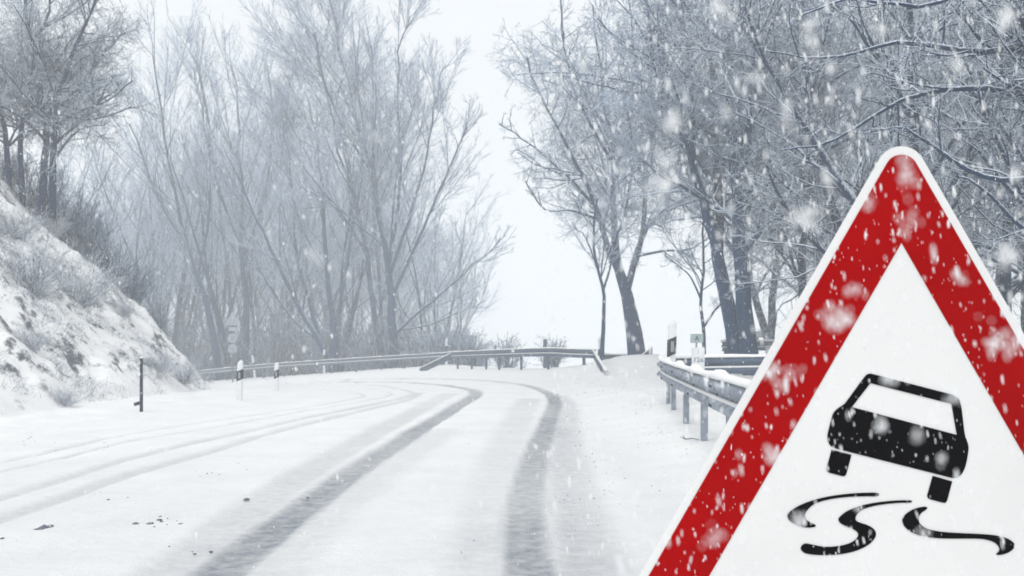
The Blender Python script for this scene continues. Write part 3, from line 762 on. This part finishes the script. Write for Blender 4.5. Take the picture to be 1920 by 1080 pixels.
# ------------------------------------------------------------------ marker posts
def marker(px, ytop, ybot, Y, wpx, label, band=(.28, .52), rz=0.0, lean=0.0, group=None, refl=True, cap=True):
    x, _, zt = P(px, ytop, Y); zb = H - (ybot - CY) * Y / F; w = wpx * Y / F; h = zt - zb
    zg = gz(x, Y); zb0 = min(zb, zg) - .1
    root = empty("marker_post", (x, Y, zb), label, "marker post", group, rz)
    m_ = MB(); d = w * .75
    prof = [(-w / 2, 0), (-w * .38, -d / 2), (w * .38, -d / 2), (w / 2, 0), (w * .38, d / 2), (-w * .38, d / 2)]
    n = 6; V_ = []
    V_ += [(a, b, zb0 - zb) for a, b in prof]; V_ += [(a * .93, b * .93, h - .05 + a * .35) for a, b in prof]; V_ += [(a * .5, b * .5, h + a * .3) for a, b in prof]
    fs = [(k * n + i, k * n + (i + 1) % n, (k + 1) * n + (i + 1) % n, (k + 1) * n + i) for k in range(2) for i in range(n)] + [tuple(range(2 * n, 3 * n))]
    m_.add(V_, fs); o = m_.build("post_body", M['white'], root)
    z1, z0 = h * (1 - band[0]), h * (1 - band[1]); sl = w * .5
    V_ = [(a * 1.04, b * 1.04 - (.002 if b < 0 else -.002), z0 + sl * a / w) for a, b in prof] + [(a * 1.03, b * 1.03 - (.002 if b < 0 else -.002), z1 + sl * a / w) for a, b in prof]
    m_ = MB(); m_.add(V_, [(i, (i + 1) % n, n + (i + 1) % n, n + i) for i in range(n)] + [tuple(range(n))[::-1], tuple(range(n, 2 * n))]); bd = m_.build("black_band", M['black'], root)
    if refl:
        m_ = MB(); m_.box((0, -d / 2 * 1.04 - .006, (z0 + z1) / 2), (w * .34, .006, (z1 - z0) * .62), 0); m_.build("reflector", M['reflect'], root)
    root.rotation_euler = (0, lean, rz)
    return root

marker(448.5, 676, 753, 20.3, 12, "nearest black and white marker post at the left road edge", lean=.03, band=(.24, .48))
marker(518.5, 680, 740, 26, 9, "second black and white marker post at the left road edge, further away", band=(.24, .48))
marker(1259, 603, 676, 17.6, 17, "big marker post rising behind the end of the near guardrail", band=(.42, .86), lean=.02)
marker(476, 667, 690, 68, 5, "tiny tilted white marker behind the left guardrail", band=(.6, .8), lean=-.12, refl=False)
marker(608, 655, 682, 65, 4.5, "tiny marker post behind the long guardrail under the fanning tree", band=(.4, .8), refl=False)
marker(837, 634, 664, 58.5, 5, "marker post above the join of the two curved guardrails", band=(.5, .85), refl=False)
marker(1125, 632, 672, 40, 8, "grey marker post at the right end of the curved guardrail", band=(.55, .85), refl=False)

# dark stake on the left verge
x, y = hit(265, 771)
st = empty("snow_stake", (x, y, gz(x, y)), "thin dark stake standing in the snow at the foot of the bank", "stake")
h = (771 - 671) * y / F
m_ = MB(); m_.box((0, 0, h / 2 - .1), (.055, .05, h + .2), .4, .008, .96); m_.build("stake_body", M['dark'], st)
m_ = MB(); m_.box((0, 0, h + .012), (.05, .045, .024), .4, .01, .6); m_.build("snow_cap", M['cap'], st)
m_ = MB(); m_.tube([(-.12, 0, .12), (-.03, 0, .15)], .03, 8); m_.build("bracket", M['dark'], st)

# slim post beyond the rail in the middle
x, Y, z = P(1022, 636, 44)
sp_ = empty("slim_post", (x, Y, gz(x, Y)), "slim dark post behind the middle of the curved guardrail", "post")
m_ = MB(); hh = z - gz(x, Y); m_.box((0, 0, hh / 2 - .1), (.16, .1, hh + .2), 0, .02); m_.build("post_body", M['steel_far'], sp_)
m_ = MB(); m_.box((0, 0, hh + .03), (.15, .1, .06), 0, .03, .6); m_.build("snow_cap", M['cap'], sp_)

def text(body, size, loc, mat, parent, name="lettering", ext=.0008):
    cu = bpy.data.curves.new(name, 'FONT'); cu.body = body; cu.size = size; cu.align_x = 'CENTER'; cu.align_y = 'CENTER'; cu.extrude = ext
    t = bpy.data.objects.new(name, cu); COL.objects.link(t); bpy.context.view_layer.update()
    me = bpy.data.meshes.new_from_object(t.evaluated_get(bpy.context.evaluated_depsgraph_get())); bpy.data.objects.remove(t)
    o = bpy.data.objects.new(name, me); COL.objects.link(o); me.materials.clear(); me.materials.append(mat); o.parent = parent
    o.location = loc; o.rotation_euler = (math.radians(90), 0, 0); return o

# numbered kilometre post with a small board on top, behind the near rail
Yk = 16.6; x, _, zt = P(1302, 652, Yk); zb = H - (700 - CY) * Yk / F
km = empty("kilometre_post", (x + .06, Yk, gz(x, Yk)), "pale numbered kilometre post with a small grey board, behind the near guardrail", "marker post")
g0 = gz(x, Yk)
m_ = MB(); hk = zt - g0; m_.box((0, 0, hk / 2 - .1), (24 * Yk / F, .05, hk + .2), 0, .012); m_.build("post_body", M['white'], km)
zz = lambda py: H - (py - CY) * Yk / F - g0
text("1", .10, (0, -.029, zz(660)), M['steel_far'], km); text("126", .115, (0, -.029, zz(675)), M['steel_far'], km)
m_ = MB(); m_.box((-.02, .0, (zz(643) + zz(626)) / 2), (24 * Yk / F, .012, zz(626) - zz(643)), 0); m_.build("board", M['grey'], km)
m_ = MB(); m_.box((-.02, .03, (zz(626) + zz(660)) / 2 - .03), (.03, .02, .32), 0); m_.build("board_bracket", M['steel'], km)
text("A", .11, (-.02, -.009, zz(635)), M['dark'], km)
m_ = MB(); m_.box((-.02, 0, zz(626) + .012), (24 * Yk / F, .03, .024), 0, .01, .7); m_.build("snow_cap", M['cap'], km)
# small plate behind the level rail
Ys = 36.5; x, _, z = P(1421, 627, Ys)
pl = empty("small_sign", (x, Ys, gz(x, Ys)), "tiny grey rectangular plate above the level guardrail on the right", "sign")
g1 = gz(x, Ys)
m_ = MB(); m_.box((0, 0, z - g1), (.37, .012, .23), 0); m_.build("plate", M['grey'], pl)
m_ = MB(); m_.box((0, -.009, z - g1), (.29, .005, .15), 0); m_.build("plate_face", M['white'], pl)
m_ = MB(); m_.tube([(0, .03, -.1), (0, .03, z - g1 + .1)], .03, 8); m_.build("pole", M['steel_far'], pl)

# small stacked road signs seen far left (triangle and two round plates)
Yf = 60; x, _, _ = P(436, 640, Yf)
sg_grey = M['grey']
fs_ = empty("road_sign", (x, Yf, gz(x, Yf)), "faint post with a triangular and two round signs in front of the misty wood", "road sign")
g2 = gz(x, Yf); zf = lambda py: H - (py - CY) * Yf / F - g2
m_ = MB(); m_.tube([(0, .05, -.1), (0, .05, zf(586))], .04, 8); m_.build("pole", M['steel_far'], fs_)
def disc(r, z, yy, mat, name, n=28, par=fs_):
    m_ = MB(); V_ = [(r * math.cos(6.2832 * k / n), yy, z + r * math.sin(6.2832 * k / n)) for k in range(n)] + [(r * math.cos(6.2832 * k / n), yy + .012, z + r * math.sin(6.2832 * k / n)) for k in range(n)]
    m_.add(V_, [tuple(range(n)), tuple(range(n, 2 * n))[::-1]] + [(i, n + i, n + (i + 1) % n, (i + 1) % n) for i in range(n)]); return m_.build(name, mat, par)
for py, body in ((634, "70"), (654, "")):
    disc(.27, zf(py), -.02, M['grey'], "round_plate"); disc(.205, zf(py), -.035, M['grey_face'], "round_plate_face")
    if body: text(body, .24, (0, -.042, zf(py)), M['steel_far'], fs_)
    else:
        m_ = MB(); m_.box((0, -.04, zf(py)), (.26, .006, .035), 0); m_.build("bar", M['steel_far'], fs_)
def tri(r, z, yy, mat, name):
    V_ = [(0, yy, z + r), (-r * .9, yy, z - r * .6), (r * .9, yy, z - r * .6)]; V_ += [(a, b + .01, c) for a, b, c in V_]
    m_ = MB(); m_.add(V_, [(0, 1, 2), (5, 4, 3), (0, 3, 4, 1), (1, 4, 5, 2), (2, 5, 3, 0)]); return m_.build(name, mat, fs_)
tri(.50, zf(600), -.02, M['grey'], "triangle_plate"); tri(.33, zf(600), -.035, M['grey_face'], "triangle_plate_face")
m_ = MB(); m_.box((0, -.03, zf(617)), (.42, .012, .22), 0); m_.build("lower_plate", M['grey'], fs_)

# ------------------------------------------------------------------ the skid warning sign
YS = 1.47
sgn = empty("warning_sign", ((1690 - CX) * YS / F, YS + .05, gz(.56, YS)), "large red-bordered triangular skidding car warning sign in the foreground", "road sign")
sb = np.array(sgn.location)
def poly_plate(loops, y0, th, name, mat, parent=sgn, bev=0.0):
    """loops of picture points on the sign's plane; first is the outline, the rest holes; th = thickness"""
    pts = []; off = []
    for lp in loops:
        off.append(len(pts)); pts += [np.array(P(px, py, YS)) - sb for px, py in lp]
    tri_ = tessellate_polygon([[Vector((p_[0], p_[2], 0)) for p_ in pts[o_:o_ + len(lp)]] for o_, lp in zip(off, loops)])
    n = len(pts); y = y0 - sb[1]
    V_ = [(p_[0], y, p_[2]) for p_ in pts] + [(p_[0], y + th, p_[2]) for p_ in pts]
    fs = [tuple(t) for t in tri_] + [(a + n, c + n, b + n) for a, b, c in tri_]
    for o_, lp in zip(off, loops):
        m = len(lp); fs += [(o_ + i, o_ + (i + 1) % m, n + o_ + (i + 1) % m, n + o_ + i) for i in range(m)]
    o = mesh(name, V_, fs, mat, parent, False)
    import bmesh
    bm = bmesh.new(); bm.from_mesh(o.data); bmesh.ops.recalc_face_normals(bm, faces=bm.faces); bm.to_mesh(o.data); bm.free()
    return o
def round_tri(yv, yb, r, n=10, cx=1690):
    """equilateral triangle with virtual apex row yv and base row yb, corners rounded"""
    hw = (yb - yv) * .5774; C = [(cx, yv, -90), (cx + hw, yb, 30), (cx - hw, yb, 150)]; out = []
    ctr = (cx, yv + (yb - yv) * 2 / 3)
    for (x_, y_, a) in C:
        dx, dy = ctr[0] - x_, ctr[1] - y_; l = math.hypot(dx, dy); qx, qy = x_ + dx / l * 2 * r, y_ + dy / l * 2 * r
        if r <= 0: out.append((x_, y_)); continue
        for k in range(n + 1):
            t = math.radians(a - 60 + 120 * k / n); out.append((qx + r * math.cos(t), qy + r * math.sin(t)))
    return out
YB = 1112
plate = poly_plate([round_tri(228, YB + 122, 46)], YS, .003, "plate", M['signwhite'])
poly_plate([round_tri(259, YB + 106, 31), round_tri(455, YB, 0)], YS - .0014, .0012, "red_border", M['signred'])
def Zp(L_): return [(1440 + a / 2.454, 640 + b / 2.454) for a, b in L_]
def chaikin(L_, it=2):
    for _ in range(it):
        o = []
        for i in range(len(L_)):
            a, b = L_[i], L_[(i + 1) % len(L_)]
            o += [(a[0] * .75 + b[0] * .25, a[1] * .75 + b[1] * .25), (a[0] * .25 + b[0] * .75, a[1] * .25 + b[1] * .75)]
        L_ = o
    return L_
car = chaikin([(440, 168), (452, 154), (465, 148), (482, 150), (500, 155), (835, 242), (858, 248), (876, 262), (884, 285), (890, 310), (904, 436), (914, 455), (922, 485), (920, 510), (910, 566), (898, 598), (882, 620), (862, 630), (840, 627),
               (820, 622), (318, 495), (292, 486), (278, 468), (272, 440), (276, 415), (295, 342), (303, 325), (320, 308), (347, 292), (360, 278)], 1)
hole = [(470, 192), (843, 288), (868, 430), (385, 302)]
poly_plate([Zp(car), Zp(hole)], YS - .0014, .0012, "car_symbol", M['signblack'])
poly_plate([Zp([(292, 498), (383, 522), (361, 604), (357, 614), (350, 620), (340, 620), (281, 604), (272, 599), (269, 590), (270, 582)])], YS - .0014, .0012, "wheel_symbol", M['signblack'])
poly_plate([Zp([(757, 618), (846, 644), (824, 728), (820, 737), (813, 743), (803, 742), (743, 726), (735, 720), (732, 711), (733, 704)])], YS - .0014, .0012, "wheel_symbol", M['signblack'])
sk1 = [(510, 700), (500, 696), (440, 696), (340, 703), (240, 720), (150, 750), (95, 785), (87, 805), (100, 828), (140, 850), (180, 858), (215, 854), (221, 846), (205, 838), (180, 825), (167, 805), (175, 780), (205, 750), (260, 730), (340, 717), (440, 712), (500, 713), (511, 707)]
sk2 = [(665, 735), (650, 730), (560, 733), (450, 748), (370, 775), (330, 805), (321, 822), (335, 840), (370, 855), (405, 870), (417, 888), (408, 908), (380, 928), (330, 942), (260, 947), (195, 933), (170, 928), (152, 940), (149, 958), (165, 975), (220, 983), (300, 983), (380, 972), (450, 945), (488, 912), (498, 885), (488, 863), (460, 845), (425, 835), (403, 825), (400, 808), (415, 785), (450, 765), (520, 750), (600, 742), (655, 742)]
sk3 = [(734, 764), (720, 759), (670, 770), (630, 795), (614, 822), (625, 852), (660, 880), (720, 900), (800, 907), (900, 907), (980, 907), (1030, 918), (1055, 935), (1066, 955), (1060, 970), (1044, 981), (1070, 983), (1110, 970), (1136, 945), (1130, 925), (1100, 905), (1050, 892), (980, 886), (880, 882), (800, 877), (740, 866), (700, 845), (689, 818), (700, 790), (727, 774)]
for s_ in (sk1, sk2, sk3): poly_plate([Zp(chaikin(s_, 2))], YS - .0014, .0012, "skid_mark_symbol", M['signblack'])
# back of the plate: stiffeners, clamps and the post into the snow
m_ = MB(); m_.tube([(0, .03, -.4), (0, .03, 1.62 - sb[2] - .12)], .03, 16); m_.build("post", M['signback'], sgn, True)
for zc in (1.02, 1.32):
    m_ = MB(); m_.box((0, -.018, zc - sb[2]), (.30 if zc > 1.2 else .6, .02, .03)); m_.build("stiffener", M['signback'], sgn)
    m_ = MB(); m_.box((0, .03, zc - sb[2]), (.10, .075, .028), 0, .01); m_.build("clamp", M['signback'], sgn)

# ------------------------------------------------------------------ clods and stones on the snow
def clods():
    R = np.random.default_rng(81); V_, F_ = [], []; base = 0
    ico = np.array([(0, 0, 1), (.89, 0, .45), (.28, .85, .45), (-.72, .53, .45), (-.72, -.53, .45), (.28, -.85, .45), (.72, .53, -.45), (-.28, .85, -.45), (-.89, 0, -.45), (-.28, -.85, -.45), (.72, -.53, -.45), (0, 0, -1)])
    fc = np.array([(0, 1, 2), (0, 2, 3), (0, 3, 4), (0, 4, 5), (0, 5, 1), (1, 6, 2), (2, 7, 3), (3, 8, 4), (4, 9, 5), (5, 10, 1), (6, 7, 2), (7, 8, 3), (8, 9, 4), (9, 10, 5), (10, 6, 1), (11, 7, 6), (11, 8, 7), (11, 9, 8), (11, 10, 9), (11, 6, 10)])
    pos = []
    for (px, py, n, sx, sy, s) in [(165, 835, 14, 90, 12, .012), (205, 928, 12, 60, 14, .013), (310, 980, 10, 45, 8, .016), (390, 885, 14, 60, 8, .012), (330, 1025, 7, 60, 12, .013), (40, 825, 14, 50, 12, .018),
                                   (460, 870, 5, 30, 5, .012), (575, 935, 3, 8, 6, .012), (1110, 790, 110, 60, 45, .011), (1170, 870, 150, 60, 60, .008), (1210, 760, 90, 50, 30, .011), (1080, 950, 40, 50, 60, .006), (1100, 735, 30, 60, 12, .02), (1220, 800, 30, 45, 40, .014), (985, 700, 10, 80, 8, .02), (870, 830, 6, 20, 6, .009), (870, 1040, 6, 30, 15, .008)]:
        for k in range(int(n * .7)):
            a, b = px + R.normal(0, sx * .6), py + R.normal(0, sy * .6)
            if b < 700: continue
            x, y = hit(a, b); pos.append((x, y, s * R.uniform(.3, .95)))
    for (a, b, s) in [(83, 991, .042), (72, 994, .025), (95, 989, .03), (255, 983, .022), (281, 983, .025), (338, 983, .018), (4, 1011, .02), (577, 934, .016), (462, 937, .022)]:
        x, y = hit(a, b); pos.append((x, y, s))
    for x, y, s in pos:
        q = ico * np.array([R.uniform(.8, 1.5), R.uniform(.8, 1.5), R.uniform(.4, .8)]) * s * (1 + R.normal(0, .18, (12, 1)))
        V_.append(q + np.array([x, y, gz(x, y) - s * .1])); F_.append(fc + base); base += 12
    o = mesh("scattered_clods", np.concatenate(V_), np.concatenate(F_), M['soil'], None, False)
    tag(o, "small dark clods and grit scattered over the snow", "clods", None, "stuff")
clods()
# fallen twigs by the near rail posts
tw = empty("fallen_twig", (*hit(1292, 828), gz(*hit(1292, 828))), "short dark twig lying on the snow by the near guardrail posts", "twig")
m_ = MB(); m_.tube([(-.10, 0, .05), (-.04, .02, .02), (.03, 0, .03), (.11, -.02, .02)], [.004, .008, .007, .004], 6); m_.build("stem", M['soil'], tw, True)
m_ = MB(); m_.tube([(-.04, .02, .02), (-.07, .01, .07)], [.006, .003], 6); m_.build("side_twig", M['soil'], tw, True)

# ------------------------------------------------------------------ falling snow
def falling():
    R = np.random.default_rng(99)
    th_ = np.linspace(0, math.pi, 6)[1:-1]; ph = np.linspace(0, 2 * math.pi, 7)[:-1]
    sph = [(0, 0, 1)] + [(math.sin(a) * math.cos(b), math.sin(a) * math.sin(b), math.cos(a)) for a in th_ for b in ph] + [(0, 0, -1)]
    sph = np.array(sph); m = len(ph); fc = []
    for j in range(m): fc.append((0, 1 + j, 1 + (j + 1) % m))
    for i in range(3):
        for j in range(m):
            a, b, c, d = 1 + i * m + j, 1 + i * m + (j + 1) % m, 1 + (i + 1) * m + (j + 1) % m, 1 + (i + 1) * m + j; fc += [(a, d, c), (a, c, b)]
    for j in range(m): fc.append((len(sph) - 1, 1 + 3 * m + (j + 1) % m, 1 + 3 * m + j))
    fc = np.array(fc)
    octa = np.array([(0, 0, 1), (1, 0, 0), (0, 1, 0), (-1, 0, 0), (0, -1, 0), (0, 0, -1)]); of = np.array([(0, 1, 2), (0, 2, 3), (0, 3, 4), (0, 4, 1), (5, 2, 1), (5, 3, 2), (5, 4, 3), (5, 1, 4)])
    VV, FF, base = [], [], 0
    def put(C, s, el, shp, fcs):
        nonlocal base
        n = len(C); tilt = R.normal(.10, .10, n); Vq = shp[None] * s[:, None, None] * np.stack([np.ones(n), np.ones(n), el], 1)[:, None]
        Vq = Vq * (1 + R.normal(0, .10, (n, len(shp), 1)))
        x = Vq[..., 0] - Vq[..., 2] * tilt[:, None]; Vq = np.stack([x, Vq[..., 1], Vq[..., 2]], -1) + C[:, None]
        VV.append(Vq.reshape(-1, 3)); FF.append((fcs[None] + (np.arange(n) * len(shp))[:, None, None] + base).reshape(-1, 3)); base += n * len(shp)
    def box(n, x, y, z): return np.stack([R.uniform(*x, n), R.uniform(*y, n), R.uniform(*z, n)], 1)
    # air right in front of the eye, up to the sign: a dense flurry on the right, thinner on the left
    n = 8000; C = box(n, (.02, 1.05), (.36, .95), (.7, 1.7)); put(C, R.lognormal(math.log(.00055), .28, n), R.uniform(2.5, 5.5, n), sph, fc)
    n = 6000; C = box(n, (.05, 1.3), (1.0, 1.42), (.6, 1.9)); put(C, R.lognormal(math.log(.00027), .35, n), R.uniform(3, 7, n), sph, fc)
    n = 2500; C = box(n, (-1.0, .4), (.6, 1.5), (.6, 1.9)); put(C, R.lognormal(math.log(.0006), .3, n), R.uniform(1.2, 3, n), sph, fc)
    # between the sign and the bend, and among the trees
    n = 9000; C = box(n, (-5, 7), (1.6, 10), (.1, 4.5)); put(C, R.uniform(.0008, .0018, n), R.uniform(1, 2.6, n), octa, of)
    n = 8000; C = box(n, (1, 9), (3, 14), (.4, 7)); put(C, R.uniform(.0007, .0022, n), R.uniform(1, 3.2, n), octa, of)
    n = 16000; C = box(n, (-14, 14), (10, 30), (0, 10)); put(C, R.uniform(.002, .005, n), R.uniform(1, 1.8, n), octa, of)
    n = 14000; C = box(n, (-30, 22), (30, 58), (0, 22)); put(C, R.uniform(.004, .010, n), R.uniform(1, 1.6, n), octa, of)
    # loose swarms drifting close by: out of focus, they read as soft white smudges
    big = [(1240, 330, 30, 60, 60), (1262, 232, 16, 26, 40), (1362, 210, 8, 14, 10), (1520, 60, 18, 45, 40), (1795, 122, 16, 18, 22), (1478, 215, 9, 32, 22), (1548, 330, 8, 16, 14), (1888, 480, 20, 30, 35), (1886, 30, 16, 34, 35), (1652, 60, 9, 16, 14), (1420, 150, 20, 14, 14),
           (1700, 325, 14, 36, 30), (1700, 420, 24, 22, 16), (1570, 600, 34, 22, 44), (1450, 855, 16, 14, 22), (1885, 640, 38, 28, 55), (1650, 800, 13, 13, 18), (1722, 818, 11, 10, 12), (1790, 745, 14, 12, 20), (1497, 975, 12, 20, 20), (1668, 712, 16, 8, 14), (1460, 700, 34, 22, 30),
           (1335, 1010, 18, 18, 14), (1510, 410, 34, 26, 50), (1600, 545, 14, 12, 12), (1905, 330, 10, 16, 10), (1765, 860, 10, 14, 9), (1350, 20, 24, 24, 28), (1560, 130, 9, 14, 10), (1630, 380, 8, 14, 8), (1800, 520, 16, 14, 8), (1830, 960, 14, 8, 8), (1612, 955, 10, 8, 6), (1730, 1000, 12, 8, 6),
           (590, 480, 16, 10, 8), (700, 260, 14, 10, 6), (330, 230, 14, 10, 6), (1010, 220, 12, 30, 12), (1090, 120, 10, 20, 8)]
    C = []; s = []; el = []
    for px, py, rx, ry, k in big:
        Yc = R.uniform(.24, .34)
        for _ in range(k):
            Y = Yc + R.uniform(-.02, .03); C.append(P(px + R.normal(0, rx * .5), py + R.normal(0, ry * .5), Y)); s.append(R.uniform(1.2, 3.2) * Y / F); el.append(R.uniform(1.1, 2.6))
    put(np.array(C), np.array(s), np.array(el), sph, fc)
    o = mesh("falling_snow", np.concatenate(VV), np.concatenate(FF), M['flake'], None, True)
    tag(o, "falling snowflakes filling the air in front of the trees and the sign", "snowfall", None, "stuff")
falling()

# ------------------------------------------------------------------ the snowy air
hz = MB(); hz.box((0, 200, 12), (700, 700, 68)); ho = hz.build("haze", M['snow'])
hm = bpy.data.materials.new("snowy_air"); hm.use_nodes = True; t = hm.node_tree; t.nodes.clear()
out = t.nodes.new("ShaderNodeOutputMaterial"); pv = t.nodes.new("ShaderNodeVolumePrincipled")
pv.inputs['Color'].default_value = (.955, .98, 1.0, 1); pv.inputs['Density'].default_value = .0058; pv.inputs['Anisotropy'].default_value = 0
t.links.new(pv.outputs[0], out.inputs['Volume']); ho.data.materials.clear(); ho.data.materials.append(hm)
tag(ho, "pale snowy air that fades the far trees", None, None, "stuff")
